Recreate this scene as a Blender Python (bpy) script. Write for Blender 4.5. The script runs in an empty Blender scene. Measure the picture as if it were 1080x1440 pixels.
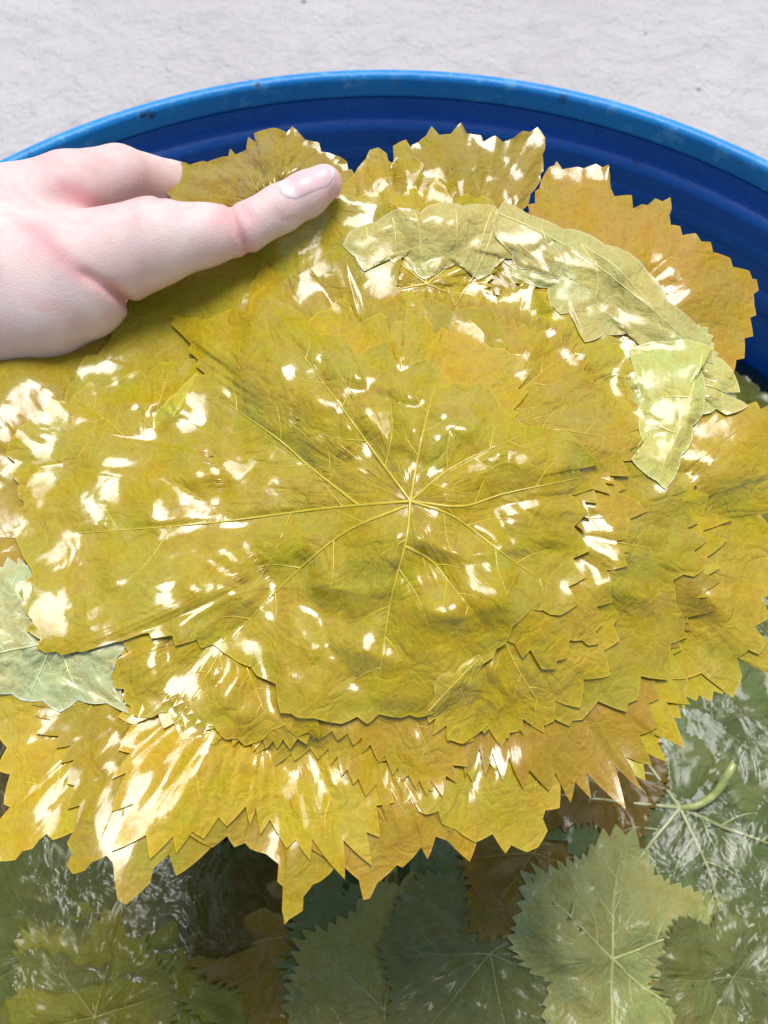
import bpy, math, random
import numpy as np
from mathutils import Vector, Matrix

S = bpy.context.scene
COL = S.collection
# ------------------------------------------------------------------ camera, sky, sun, exposure
F_PX, W_PX, H_PX = 1500.0, 1080.0, 1440.0
CAM = np.array([0.0, -0.18, 1.26])
PITCH = math.radians(60)
D_AX = np.array([0, math.cos(PITCH), -math.sin(PITCH)])
U_AX = np.array([1.0, 0, 0])
V_AX = np.array([0, math.sin(PITCH), math.cos(PITCH)])
cd = bpy.data.cameras.new('camera')
cd.sensor_fit = 'VERTICAL'; cd.sensor_height = 36; cd.sensor_width = 27
cd.lens = F_PX / H_PX * 36
cd.clip_start = 0.01; cd.clip_end = 500
cd.dof.use_dof = True; cd.dof.focus_distance = 0.30; cd.dof.aperture_fstop = 30
cam = bpy.data.objects.new('camera', cd); COL.objects.link(cam)
cam.location = CAM; cam.rotation_euler = (math.radians(90) - PITCH, 0, 0)
S.camera = cam

SUN = np.array([0.05, 0.29, 0.95]); SUN /= np.linalg.norm(SUN)
world = bpy.data.worlds.new('World'); S.world = world; world.use_nodes = True
wn = world.node_tree
sky = wn.nodes.new('ShaderNodeTexSky'); sky.sky_type = 'NISHITA'; sky.sun_disc = False
sky.sun_elevation = math.asin(SUN[2]); sky.sun_rotation = math.atan2(SUN[0], SUN[1])
sky.dust_density = 1.6; sky.air_density = 1.0; sky.ozone_density = 0.6
bg = wn.nodes['Background']; bg.inputs[1].default_value = 0.11
wn.links.new(sky.outputs[0], bg.inputs[0])
sl = bpy.data.lights.new('sun', 'SUN'); sl.energy = 2.0; sl.angle = math.radians(27); sl.color = (1.0, 0.985, 1.0)
so = bpy.data.objects.new('sun', sl); COL.objects.link(so)
so.rotation_euler = Vector(SUN).to_track_quat('Z', 'Y').to_euler(); so.location = (0, 1, 4)
vs = S.view_settings
S.display_settings.display_device = 'sRGB'
vs.view_transform = 'Standard'; vs.look = 'None'; vs.gamma = 1; vs.use_curve_mapping = False
vs.exposure = 0.60
S.cycles.max_bounces = 8
S.cycles.transparent_max_bounces = 12

# ------------------------------------------------------------------ helpers
def tag(o, label=None, cat=None, group=None, kind=None):
    if label: o['label'] = label
    if cat: o['category'] = cat
    if group: o['group'] = group
    if kind: o['kind'] = kind
    return o

def link(o, parent=None):
    COL.objects.link(o)
    if parent is not None: o.parent = parent
    return o

def mesh_obj(name, verts, quads, mats, parent=None, smooth=True, uv=None, mat_idx=None, tris=None, rim=None):
    me = bpy.data.meshes.new(name)
    verts = np.asarray(verts, np.float32)
    quads = np.zeros((0, 4), np.int32) if quads is None else np.asarray(quads, np.int32)
    tris = np.zeros((0, 3), np.int32) if tris is None else np.asarray(tris, np.int32)
    me.vertices.add(len(verts)); me.vertices.foreach_set('co', verts.ravel())
    lv = np.concatenate([quads.ravel(), tris.ravel()])
    me.loops.add(len(lv)); me.loops.foreach_set('vertex_index', lv)
    tot = np.concatenate([np.full(len(quads), 4), np.full(len(tris), 3)]).astype(np.int32)
    st = np.concatenate([[0], np.cumsum(tot)[:-1]]).astype(np.int32)
    me.polygons.add(len(tot)); me.polygons.foreach_set('loop_start', st); me.polygons.foreach_set('loop_total', tot)
    me.polygons.foreach_set('use_smooth', np.full(len(tot), smooth))
    for m in (mats if isinstance(mats, (list, tuple)) else [mats]): me.materials.append(m)
    if mat_idx is not None: me.polygons.foreach_set('material_index', np.asarray(mat_idx, np.int32))
    if uv is not None:
        ul = me.uv_layers.new(name='leaf')
        ul.data.foreach_set('uv', np.asarray(uv, np.float32)[lv].ravel())
    if rim is not None:
        at = me.attributes.new('margin', 'FLOAT', 'POINT'); at.data.foreach_set('value', np.asarray(rim, np.float32).ravel())
    me.update(calc_edges=True)
    o = bpy.data.objects.new(name, me)
    return link(o, parent)

def empty(name, mat):
    o = bpy.data.objects.new(name, None); o.empty_display_size = 0.02
    COL.objects.link(o); o.matrix_world = mat
    return o

_perm = np.random.RandomState(5).permutation(256)
_perm = np.concatenate([_perm, _perm])
_ga = np.random.RandomState(6).rand(256) * 2 * math.pi
def gn(x, y, seed=0):
    """2-D gradient noise, about -0.7..0.7"""
    x = np.asarray(x, float) + seed * 17.31; y = np.asarray(y, float) + seed * 9.77
    xi = np.floor(x).astype(int); yi = np.floor(y).astype(int)
    xf = x - xi; yf = y - yi
    def g(ix, iy, dx, dy):
        a = _ga[_perm[(_perm[ix & 255] + iy) & 255]]
        return np.cos(a) * dx + np.sin(a) * dy
    u = xf ** 3 * (xf * (xf * 6 - 15) + 10); v = yf ** 3 * (yf * (yf * 6 - 15) + 10)
    a = g(xi, yi, xf, yf); b = g(xi + 1, yi, xf - 1, yf)
    c = g(xi, yi + 1, xf, yf - 1); d = g(xi + 1, yi + 1, xf - 1, yf - 1)
    return (a * (1 - u) + b * u) * (1 - v) + (c * (1 - u) + d * u) * v

def fbm(x, y, seed=0, octs=3):
    s = 0; a = 1.0
    for k in range(octs):
        s = s + a * gn(x * 2 ** k, y * 2 ** k, seed + k * 3); a *= 0.5
    return s

def seg_dist(x, y, pts):
    """distance of grid points to a polyline"""
    best = np.full(np.shape(x), 1e9)
    for (ax, ay), (bx, by) in zip(pts[:-1], pts[1:]):
        dx, dy = bx - ax, by - ay
        t = np.clip(((x - ax) * dx + (y - ay) * dy) / (dx * dx + dy * dy + 1e-12), 0, 1)
        best = np.minimum(best, np.hypot(x - ax - t * dx, y - ay - t * dy))
    return best

# ------------------------------------------------------------------ materials
class NT:
    def __init__(self, name):
        self.m = bpy.data.materials.new(name); self.m.use_nodes = True
        self.t = self.m.node_tree; self.t.nodes.clear()
        self.out = self.n('ShaderNodeOutputMaterial')
    def n(self, typ, **kw):
        nd = self.t.nodes.new(typ)
        for k, v in kw.items(): setattr(nd, k, v)
        return nd
    def l(self, a, b): self.t.links.new(a, b)
    def val(self, sock, v):
        if hasattr(v, 'is_output'): self.l(v, sock)
        else: sock.default_value = v
    def noise(self, vec, scale, detail=2, rough=0.5, dist=0.0):
        nd = self.n('ShaderNodeTexNoise'); self.l(vec, nd.inputs['Vector'])
        nd.inputs['Scale'].default_value = scale; nd.inputs['Detail'].default_value = detail
        nd.inputs['Roughness'].default_value = rough; nd.inputs['Distortion'].default_value = dist
        return nd.outputs['Fac']
    def rng(self, v, a, b, c=0.0, d=1.0, smooth=False):
        nd = self.n('ShaderNodeMapRange'); nd.clamp = True
        if smooth: nd.interpolation_type = 'SMOOTHSTEP'
        self.l(v, nd.inputs[0])
        for i, x in enumerate((a, b, c, d)): nd.inputs[1 + i].default_value = x
        return nd.outputs[0]
    def math(self, op, a, b=0.0):
        nd = self.n('ShaderNodeMath', operation=op); self.val(nd.inputs[0], a); self.val(nd.inputs[1], b)
        return nd.outputs[0]
    def mix(self, fac, a, b, blend='MIX'):
        nd = self.n('ShaderNodeMix', data_type='RGBA', blend_type=blend)
        self.val(nd.inputs['Factor'], fac); self.val(nd.inputs[6], a); self.val(nd.inputs[7], b)
        return nd.outputs[2]
    def bump(self, h, strength, dist, normal=None):
        nd = self.n('ShaderNodeBump'); nd.inputs['Strength'].default_value = strength
        nd.inputs['Distance'].default_value = dist; self.l(h, nd.inputs['Height'])
        if normal is not None: self.l(normal, nd.inputs['Normal'])
        return nd.outputs[0]
    def bsdf(self, **kw):
        nd = self.n('ShaderNodeBsdfPrincipled')
        for k, v in kw.items(): self.val(nd.inputs[k.replace('_', ' ')], v)
        return nd
    def done(self, sh): self.l(sh, self.out.inputs[0]); return self.m

def leaf_material(name, underside=False, wet=1.0, film=0.3, ior=1.6):
    t = NT(name)
    uv = t.n('ShaderNodeUVMap'); uv.uv_map = 'leaf'
    oi = t.n('ShaderNodeObjectInfo')
    off = t.n('ShaderNodeVectorMath', operation='SCALE'); off.inputs[0].default_value = (3.1, 1.7, 0)
    t.l(oi.outputs['Random'], off.inputs['Scale'])
    add = t.n('ShaderNodeVectorMath', operation='ADD'); t.l(uv.outputs[0], add.inputs[0]); t.l(off.outputs[0], add.inputs[1])
    v = add.outputs[0]
    big = t.noise(v, 45, 3, 0.55)
    med = t.noise(v, 190, 4, 0.6)
    fine = t.noise(v, 900, 3, 0.6)
    vor = t.n('ShaderNodeTexVoronoi', feature='DISTANCE_TO_EDGE'); vor.inputs['Scale'].default_value = 330
    dv = t.n('ShaderNodeVectorMath', operation='ADD')
    nz = t.n('ShaderNodeTexNoise'); t.l(v, nz.inputs['Vector']); nz.inputs['Scale'].default_value = 260
    sc = t.n('ShaderNodeVectorMath', operation='SCALE'); t.l(nz.outputs['Color'], sc.inputs[0]); sc.inputs['Scale'].default_value = 0.003
    t.l(v, dv.inputs[0]); t.l(sc.outputs[0], dv.inputs[1]); t.l(dv.outputs[0], vor.inputs['Vector'])
    net = t.rng(vor.outputs['Distance'], 0.0, 0.12, 1, 0)
    base = oi.outputs['Color']
    # hue drift inside one leaf: browner and greener clouds, pale reticulation, rare dark specks
    brown = t.mix(1.0, base, (0.90, 0.75, 0.55, 1), 'MULTIPLY')
    green = t.mix(1.0, base, (0.86, 1.03, 1.15, 1), 'MULTIPLY')
    c = t.mix(t.rng(big, 0.35, 0.62, 0, 1), green, base)
    c = t.mix(t.rng(med, 0.48, 0.72, 0, 0.75), c, brown)
    light = t.mix(1.0, c, (1.22, 1.24, 1.35, 1), 'MULTIPLY')
    c = t.mix(t.math('MULTIPLY', net, 0.55), c, light)
    c = t.mix(t.rng(fine, 0.3, 0.7, 0, 0.5), c, t.mix(1.0, c, (0.86, 0.85, 0.8, 1), 'MULTIPLY'))
    sp = t.n('ShaderNodeTexVoronoi'); sp.inputs['Scale'].default_value = 40; t.l(v, sp.inputs['Vector'])
    c = t.mix(t.rng(sp.outputs['Distance'], 0.016, 0.03, 0.8, 0.0), c, (0.03, 0.022, 0.01, 1))
    rm = t.n('ShaderNodeAttribute', attribute_name='margin')
    c = t.mix(t.rng(t.math('ADD', rm.outputs['Fac'], t.math('MULTIPLY', med, 0.5)), 0.85, 1.2, 0, 0.5), c, t.mix(1.0, base, (1.35, 1.45, 3.5, 1), 'MULTIPLY'))
    h = t.math('ADD', t.math('MULTIPLY', med, 0.7), t.math('MULTIPLY', fine, 0.10))
    h = t.math('ADD', h, t.math('MULTIPLY', net, 0.05 if not underside else -0.09))
    if underside: wv, ws = v, 80
    else:
        ln = t.n('ShaderNodeVectorMath', operation='LENGTH'); t.l(uv.outputs[0], ln.inputs[0])
        nm = t.n('ShaderNodeVectorMath', operation='NORMALIZE'); t.l(uv.outputs[0], nm.inputs[0])
        n7 = t.n('ShaderNodeVectorMath', operation='SCALE'); t.l(nm.outputs[0], n7.inputs[0]); n7.inputs['Scale'].default_value = 3.4
        cz = t.n('ShaderNodeCombineXYZ'); t.l(t.math('ADD', t.math('MULTIPLY', ln.outputs['Value'], 42.0), t.math('MULTIPLY', oi.outputs['Random'], 37.0)), cz.inputs[2])
        av = t.n('ShaderNodeVectorMath', operation='ADD'); t.l(n7.outputs[0], av.inputs[0]); t.l(cz.outputs[0], av.inputs[1])
        wv, ws = av.outputs[0], 1.0
    radial = t.noise(wv, ws, 3, 0.55, 0.5)
    cr = t.math('ABSOLUTE', t.math('SUBTRACT', radial, 0.5))
    iso = t.math('ABSOLUTE', t.math('SUBTRACT', t.noise(v, 95, 3, 0.5, 0.9), 0.5))
    cr2 = t.math('ADD', t.math('MULTIPLY', t.rng(cr, 0.0, 0.10, 0.0, 1.0), 0.55), t.math('MULTIPLY', t.rng(iso, 0.0, 0.11, 0.0, 1.0), 0.65))
    nrm = t.bump(t.math('ADD', h, t.math('MULTIPLY', cr2, 0.6)), 0.58, 0.0013)
    wh = t.math('ADD', t.noise(v, 75, 2, 0.45, 0.8), t.math('MULTIPLY', fine, 0.035))
    wh = t.math('ADD', wh, t.math('MULTIPLY', radial, 0.6 * film / 0.3 if not underside else 0.0))
    cn = t.bump(wh, film, 0.0018)
    patch = t.rng(t.math('ADD', t.noise(v, 60, 4, 0.6, 0.5), t.math('MULTIPLY', fine, 0.12)), 0.43, 0.60, 0.0, 1.0)
    rough = t.rng(fine, 0.3, 0.7, 0.48, 0.62)
    cw = t.rng(patch, 0, 1, 0.25 * wet, 1.0 * wet)
    b = t.bsdf(Base_Color=c, Roughness=rough, Normal=nrm, Coat_Weight=cw, Coat_Roughness=0.135 if not underside else 0.2,
               Coat_IOR=ior, Coat_Normal=cn)
    b.inputs['Specular IOR Level'].default_value = 0.2
    tr = t.n('ShaderNodeBsdfTranslucent'); t.l(t.mix(1.0, c, (1.0, 0.95, 0.5, 1), 'MULTIPLY'), tr.inputs[0]); t.l(nrm, tr.inputs['Normal'])
    ms = t.n('ShaderNodeMixShader'); ms.inputs[0].default_value = 0.16
    t.l(b.outputs[0], ms.inputs[1]); t.l(tr.outputs[0], ms.inputs[2])
    return t.done(ms.outputs[0])

M_TOP = leaf_material('leaf_upper_side')
M_SOAK = leaf_material('soaked_leaf', wet=0.75, film=0.22, ior=1.38)
M_UND = leaf_material('leaf_underside', underside=True, wet=0.8)

def vein_material():
    t = NT('leaf_vein')
    oi = t.n('ShaderNodeObjectInfo')
    tc = t.n('ShaderNodeTexCoord')
    n = t.noise(tc.outputs['Object'], 400, 2)
    c = t.mix(t.rng(n, 0.3, 0.7, 0, 0.5), oi.outputs['Color'], t.mix(1.0, oi.outputs['Color'], (0.75, 0.7, 0.6, 1), 'MULTIPLY'))
    b = t.bsdf(Base_Color=c, Roughness=0.38, Coat_Weight=0.7, Coat_Roughness=0.12)
    return t.done(b.outputs[0])
M_VEIN = vein_material()

def plastic():
    t = NT('blue_plastic')
    tc = t.n('ShaderNodeTexCoord'); o = tc.outputs['Object']
    n1 = t.noise(o, 9, 4); n2 = t.noise(o, 90, 4, 0.65); n3 = t.noise(o, 420, 2)
    c = t.mix(t.rng(n1, 0.35, 0.65), (0.004, 0.10, 0.40, 1), (0.005, 0.12, 0.45, 1))
    c = t.mix(t.rng(n2, 0.62, 0.72, 0, 0.5), c, (0.02, 0.03, 0.06, 1))
    c = t.mix(t.rng(n3, 0.64, 0.7, 0, 0.45), c, (0.05, 0.22, 0.5, 1))
    b = t.bsdf(Base_Color=c, Roughness=t.rng(n2, 0.3, 0.7, 0.36, 0.52), Normal=t.bump(t.math('ADD', n2, t.math('MULTIPLY', n3, 0.4)), 0.35, 0.0015))
    return t.done(b.outputs[0])
M_BLUE = plastic()

def lip_plastic():
    t = NT('weathered_blue_plastic')
    tc = t.n('ShaderNodeTexCoord'); o = tc.outputs['Object']
    n1 = t.noise(o, 14, 4); n2 = t.noise(o, 120, 4, 0.7); n3 = t.noise(o, 60, 3, 0.6)
    c = t.mix(t.rng(n1, 0.35, 0.65), (0.006, 0.22, 0.58, 1), (0.008, 0.27, 0.64, 1))
    c = t.mix(t.rng(n2, 0.54, 0.68, 0, 0.65), c, (0.16, 0.45, 0.70, 1))
    c = t.mix(t.rng(n3, 0.62, 0.70, 0, 0.85), c, (0.015, 0.03, 0.08, 1))
    b = t.bsdf(Base_Color=c, Roughness=t.rng(n2, 0.3, 0.7, 0.34, 0.55), Normal=t.bump(n2, 0.4, 0.0015))
    return t.done(b.outputs[0])
M_LIP = lip_plastic()

def concrete():
    t = NT('pale_concrete')
    tc = t.n('ShaderNodeTexCoord'); o = tc.outputs['Object']
    a = t.noise(o, 2.2, 5, 0.6); m = t.noise(o, 14, 5, 0.62, 0.3); f = t.noise(o, 110, 4, 0.65)
    c = t.mix(t.rng(a, 0.35, 0.65), (0.63, 0.575, 0.525, 1), (0.69, 0.635, 0.585, 1))
    c = t.mix(t.rng(m, 0.55, 0.75, 0, 0.5), c, (0.43, 0.40, 0.385, 1))
    c = t.mix(t.rng(f, 0.6, 0.75, 0, 0.35), c, (0.36, 0.34, 0.33, 1))
    vo = t.n('ShaderNodeTexVoronoi'); vo.inputs['Scale'].default_value = 9; t.l(o, vo.inputs['Vector'])
    c = t.mix(t.rng(vo.outputs['Distance'], 0.03, 0.06, 0.75, 0), c, (0.10, 0.085, 0.07, 1))
    h = t.math('ADD', t.math('MULTIPLY', m, 0.9), t.math('MULTIPLY', f, 0.3))
    b = t.bsdf(Base_Color=c, Roughness=0.9, Normal=t.bump(h, 0.8, 0.05))
    return t.done(b.outputs[0])
M_CON = concrete()

def water():
    t = NT('brine_water')
    tc = t.n('ShaderNodeTexCoord')
    n = t.noise(tc.outputs['Object'], 48, 4, 0.55, 0.6)
    nm = t.bump(n, 0.22, 0.008)
    fr = t.n('ShaderNodeFresnel'); fr.inputs['IOR'].default_value = 1.34; t.l(nm, fr.inputs['Normal'])
    tp = t.n('ShaderNodeBsdfTransparent'); tp.inputs[0].default_value = (0.84, 0.87, 0.78, 1)
    df = t.n('ShaderNodeBsdfDiffuse'); df.inputs[0].default_value = (0.20, 0.23, 0.13, 1)
    mk = t.n('ShaderNodeMixShader'); mk.inputs[0].default_value = 0.05; t.l(tp.outputs[0], mk.inputs[1]); t.l(df.outputs[0], mk.inputs[2])
    gl = t.n('ShaderNodeBsdfGlossy'); gl.inputs['Roughness'].default_value = 0.09; t.l(nm, gl.inputs['Normal'])
    ms = t.n('ShaderNodeMixShader'); t.l(fr.outputs[0], ms.inputs[0]); t.l(mk.outputs[0], ms.inputs[1]); t.l(gl.outputs[0], ms.inputs[2])
    return t.done(ms.outputs[0])
M_WATER = water()

def murk():
    t = NT('murky_brine_depth')
    tc = t.n('ShaderNodeTexCoord'); n = t.noise(tc.outputs['Object'], 20, 3)
    b = t.bsdf(Base_Color=t.mix(n, (0.02, 0.022, 0.010, 1), (0.04, 0.036, 0.012, 1)), Roughness=0.5)
    return t.done(b.outputs[0])
M_MURK = murk()

def skin():
    t = NT('fair_skin')
    tc = t.n('ShaderNodeTexCoord'); o = tc.outputs['Object']
    a = t.noise(o, 38, 3, 0.55); m = t.noise(o, 160, 4, 0.6); f = t.noise(o, 1300, 3, 0.6)
    c = t.mix(t.rng(a, 0.36, 0.64), (0.81, 0.63, 0.545, 1), (0.80, 0.56, 0.485, 1))
    c = t.mix(t.rng(m, 0.45, 0.72, 0, 0.6), c, (0.76, 0.455, 0.41, 1))
    fa = t.n('ShaderNodeAttribute', attribute_name='margin'); c = t.mix(t.math('MULTIPLY', fa.outputs['Fac'], 0.75), c, (0.76, 0.36, 0.33, 1))
    vo = t.n('ShaderNodeTexVoronoi', feature='DISTANCE_TO_EDGE'); vo.inputs['Scale'].default_value = 900; t.l(o, vo.inputs['Vector'])
    h = t.math('ADD', t.math('MULTIPLY', f, 0.5), t.rng(vo.outputs['Distance'], 0, 0.15, 0, 0.5))
    b = t.bsdf(Base_Color=c, Roughness=0.5, Normal=t.bump(h, 0.25, 0.0005), Subsurface_Weight=0.3, Subsurface_Scale=0.004)
    b.inputs['Subsurface Radius'].default_value = (1.0, 0.35, 0.25)
    b.inputs['Specular IOR Level'].default_value = 0.4
    return t.done(b.outputs[0])
M_SKIN = skin()

def nail():
    t = NT('fingernail')
    uv = t.n('ShaderNodeUVMap'); uv.uv_map = 'leaf'
    sx = t.n('ShaderNodeSeparateXYZ'); t.l(uv.outputs[0], sx.inputs[0])
    lun = t.rng(sx.outputs[0], 0.16, 0.30, 1, 0, True)
    tip = t.rng(sx.outputs[0], 0.93, 0.97, 0, 1, True)
    c = t.mix(lun, (0.80, 0.53, 0.49, 1), (0.82, 0.63, 0.585, 1))
    c = t.mix(tip, c, (0.82, 0.74, 0.70, 1))
    b = t.bsdf(Base_Color=c, Roughness=0.42, Coat_Weight=0.1, Coat_Roughness=0.2, Subsurface_Weight=0.2, Subsurface_Scale=0.002)
    return t.done(b.outputs[0])
M_NAIL = nail()

# ------------------------------------------------------------------ ground
def build_ground():
    n = 60
    xs = np.concatenate([[-80, -20, -6], np.linspace(-2.4, 2.4, n), [6, 20, 80]])
    X, Y = np.meshgrid(xs, xs + 0.8, indexing='ij')
    Z = 0.006 * fbm(X * 1.6, Y * 1.6, 3, 3) * (np.hypot(X, Y - 0.8) < 3)
    v = np.stack([X, Y, Z], -1).reshape(-1, 3)
    N = len(xs); i = np.arange(N * N).reshape(N, N)
    q = np.stack([i[:-1, :-1], i[1:, :-1], i[1:, 1:], i[:-1, 1:]], -1).reshape(-1, 4)
    tag(mesh_obj('ground', v, q, M_CON), kind='structure')
build_ground()

# ------------------------------------------------------------------ barrel
RIM_Z = 0.90
def lathe(name, prof, mat, parent, n=256):
    prof = np.array(prof); m = len(prof)
    a = np.linspace(0, 2 * math.pi, n, endpoint=False)
    v = np.stack([np.outer(np.cos(a), prof[:, 0]), np.outer(np.sin(a), prof[:, 0]), np.tile(prof[:, 1], (n, 1))], -1).reshape(-1, 3)
    i = np.arange(n * m).reshape(n, m); j = np.roll(i, -1, 0)
    q = np.stack([i[:, :-1], j[:, :-1], j[:, 1:], i[:, 1:]], -1).reshape(-1, 4)
    return mesh_obj(name, v, q, mat, parent)

def round_profile(pts, r=0.0015, k=4):
    out = [pts[0]]
    for a, b, c in zip(pts[:-2], pts[1:-1], pts[2:]):
        a, b, c = map(np.array, (a, b, c))
        da = (a - b); la = np.linalg.norm(da); dc = (c - b); lc = np.linalg.norm(dc)
        rr = min(r, la * 0.45, lc * 0.45)
        p, q = b + da / la * rr, b + dc / lc * rr
        for s in np.linspace(0, 1, k):
            out.append(tuple((1 - s) ** 2 * p + 2 * s * (1 - s) * b + s * s * q))
    out.append(pts[-1])
    return out

barrel = empty('barrel', Matrix.Identity(4))
tag(barrel, 'round open-topped blue plastic barrel holding leaves in brine', 'barrel')
ob = [(0.001, 0.004), (0.262, 0.004), (0.272, 0.03), (0.276, 0.28), (0.284, 0.30), (0.284, 0.325), (0.276, 0.345), (0.276, 0.57),
      (0.284, 0.59), (0.284, 0.615), (0.276, 0.635), (0.279, 0.86), (0.279, 0.874), (0.2885, 0.8765)]
ib = [(0.2885, 0.8855), (0.2862, 0.8855), (0.2850, 0.866), (0.2785, 0.861), (0.2780, 0.852), (0.2805, 0.849), (0.2800, 0.838), (0.2765, 0.835),
      (0.2760, 0.826), (0.2785, 0.822), (0.275, 0.70), (0.272, 0.10), (0.001, 0.09)]
lathe('body', round_profile(ob + ib, 0.004), M_BLUE, barrel)
lip = [(0.2888, 0.868), (0.2915, 0.870), (0.2920, 0.894), (0.2905, 0.9000), (0.2860, 0.9005), (0.2842, 0.8985), (0.2838, 0.8885), (0.2860, 0.8865), (0.2888, 0.8865), (0.2888, 0.868)]
lathe('rim', round_profile(lip, 0.0018), M_LIP, barrel)

# ------------------------------------------------------------------ leaf machinery
class Field:
    """height field over a plane on which leaves are laid one after another"""
    def __init__(s, O, U, V, N, u0, u1, v0, v1, h, base):
        s.O, s.U, s.V, s.N = map(np.asarray, (O, U, V, N)); s.u0, s.v0, s.h = u0, v0, h
        s.nx = int((u1 - u0) / h) + 1; s.ny = int((v1 - v0) / h) + 1
        s.u = u0 + np.arange(s.nx) * h; s.v = v0 + np.arange(s.ny) * h
        s.uu, s.vv = np.meshgrid(s.u, s.v)
        s.H = base(s.uu, s.vv)
        s.base = s.H.copy()
        s.fx = np.fft.rfftfreq(s.nx + 80)[None, :]; s.fy = np.fft.fftfreq(s.ny + 80)[:, None]
    def blur(s, A, sig):
        k = sig / s.h
        P = np.pad(A, 40, mode='edge')
        g = np.exp(-2 * (math.pi * k) ** 2 * (s.fx ** 2 + s.fy ** 2))
        return np.fft.irfft2(np.fft.rfft2(P) * g, P.shape)[40:-40, 40:-40]
    def sample(s, A, u, v):
        x = np.clip((np.asarray(u) - s.u0) / s.h, 0, s.nx - 1.001); y = np.clip((np.asarray(v) - s.v0) / s.h, 0, s.ny - 1.001)
        xi = x.astype(int); yi = y.astype(int); fx = x - xi; fy = y - yi
        return (A[yi, xi] * (1 - fx) + A[yi, xi + 1] * fx) * (1 - fy) + (A[yi + 1, xi] * (1 - fx) + A[yi + 1, xi + 1] * fx) * fy
    def matrix(s, u, v, w):
        p = s.O + u * s.U + v * s.V + w * s.N
        return Matrix(((s.U[0], s.V[0], s.N[0], p[0]), (s.U[1], s.V[1], s.N[1], p[1]), (s.U[2], s.V[2], s.N[2], p[2]), (0, 0, 0, 1)))

LOBES = [(0, 1.0), (56, 0.92), (-56, 0.92), (112, 0.72), (-112, 0.72)]
def generic_breaks(L, rot, rng, lobed=0.34, sinus=0.35):
    """breakpoints (theta, R) of a grape-leaf outline: five lobes, saw teeth, a notch at the stalk"""
    lob = [(a + rng.uniform(-6, 6), l * rng.uniform(0.93, 1.05)) for a, l in LOBES]
    def env(a):
        best = 0
        for la, ll in lob:
            d = (a - la + 180) % 360 - 180
            best = max(best, ll * (1 - lobed + lobed * math.exp(-(d / 21) ** 2)))
        d = abs((a + 360) % 360 - 180)
        if d < 26: best *= 1 - sinus * (1 - d / 26) ** 1.0
        return best
    out = []; a = -180.0
    while a < 176:
        w = rng.uniform(3.6, 8.5)
        near = min(abs((a + w * 0.5 - la + 180) % 360 - 180) for la, _ in lob)
        amp = rng.uniform(0.03, 0.075) * (1.5 if near < 7 else 1)
        out.append((a, env(a) * (1 - amp * 0.7)))
        pk = a + w * (0.62 if rng.random() < 0.5 else 0.4)
        out.append((pk, env(pk) * (1 + amp)))
        a += w
    return [(math.radians(t + rot) % (2 * math.pi), r * L) for t, r in out], [(math.radians(la + rot), ll * L) for la, ll in lob]

def outline(breaks, sub, rng, bulge=0.012):
    b = sorted(breaks); th = np.array([t for t, _ in b]); R = np.array([r for _, r in b])
    keep = np.concatenate([[True], np.diff(th) > math.radians(0.35)]); th, R = th[keep], R[keep]
    T, Q = [], []
    n = len(th)
    for i in range(n):
        t0, r0 = th[i], R[i]; t1, r1 = th[(i + 1) % n] + (2 * math.pi if i == n - 1 else 0), R[(i + 1) % n]
        k = max(sub, int((t1 - t0) / math.radians(2.2)))
        for j in range(k):
            f = j / k
            r = r0 + (r1 - r0) * f
            el = math.hypot(r1 - r0, 0.5 * (r0 + r1) * (t1 - t0))
            r += bulge * el * math.sin(math.pi * f) + el * 0.012 * (rng.random() - 0.5)
            T.append(t0 + (t1 - t0) * f); Q.append(r)
    T = np.array(T); Q = np.array(Q)
    m = T >= 2 * math.pi; T[m] -= 2 * math.pi
    o = np.argsort(T); return T[o], Q[o]

def tube(path, radii, sides=5):
    path = np.asarray(path, float); radii = np.asarray(radii, float)
    tg = np.gradient(path, axis=0); tg /= np.linalg.norm(tg, axis=1, keepdims=True) + 1e-12
    side = np.cross(tg, [0, 0, 1.0]); side /= np.linalg.norm(side, axis=1, keepdims=True) + 1e-12
    up = np.cross(side, tg)
    a = np.linspace(0, 2 * math.pi, sides, endpoint=False)
    v = path[:, None] + radii[:, None, None] * (np.cos(a)[None, :, None] * side[:, None] + np.sin(a)[None, :, None] * up[:, None])
    n = len(path); i = np.arange(n * sides).reshape(n, sides); j = np.roll(i, -1, 1)
    q = np.stack([i[:-1], j[:-1], j[1:], i[1:]], -1).reshape(-1, 4)
    return v.reshape(-1, 3), q

def polyline_resample(pts, n):
    pts = np.asarray(pts, float)
    if len(pts) >= 3:                       # Catmull-Rom rounding
        P = np.vstack([2 * pts[0] - pts[1], pts, 2 * pts[-1] - pts[-2]]); out = []
        for k in range(1, len(P) - 2):
            for f in np.linspace(0, 1, 8, endpoint=False):
                a, b, c, d = P[k - 1], P[k], P[k + 1], P[k + 2]
                out.append(0.5 * ((2 * b) + (c - a) * f + (2 * a - 5 * b + 4 * c - d) * f * f + (3 * b - a - 3 * c + d) * f ** 3))
        out.append(pts[-1]); pts = np.array(out)
    s = np.concatenate([[0], np.cumsum(np.linalg.norm(np.diff(pts, axis=0), axis=1))])
    q = np.linspace(0, s[-1], n)
    return np.stack([np.interp(q, s, pts[:, 0]), np.interp(q, s, pts[:, 1])], -1)

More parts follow.
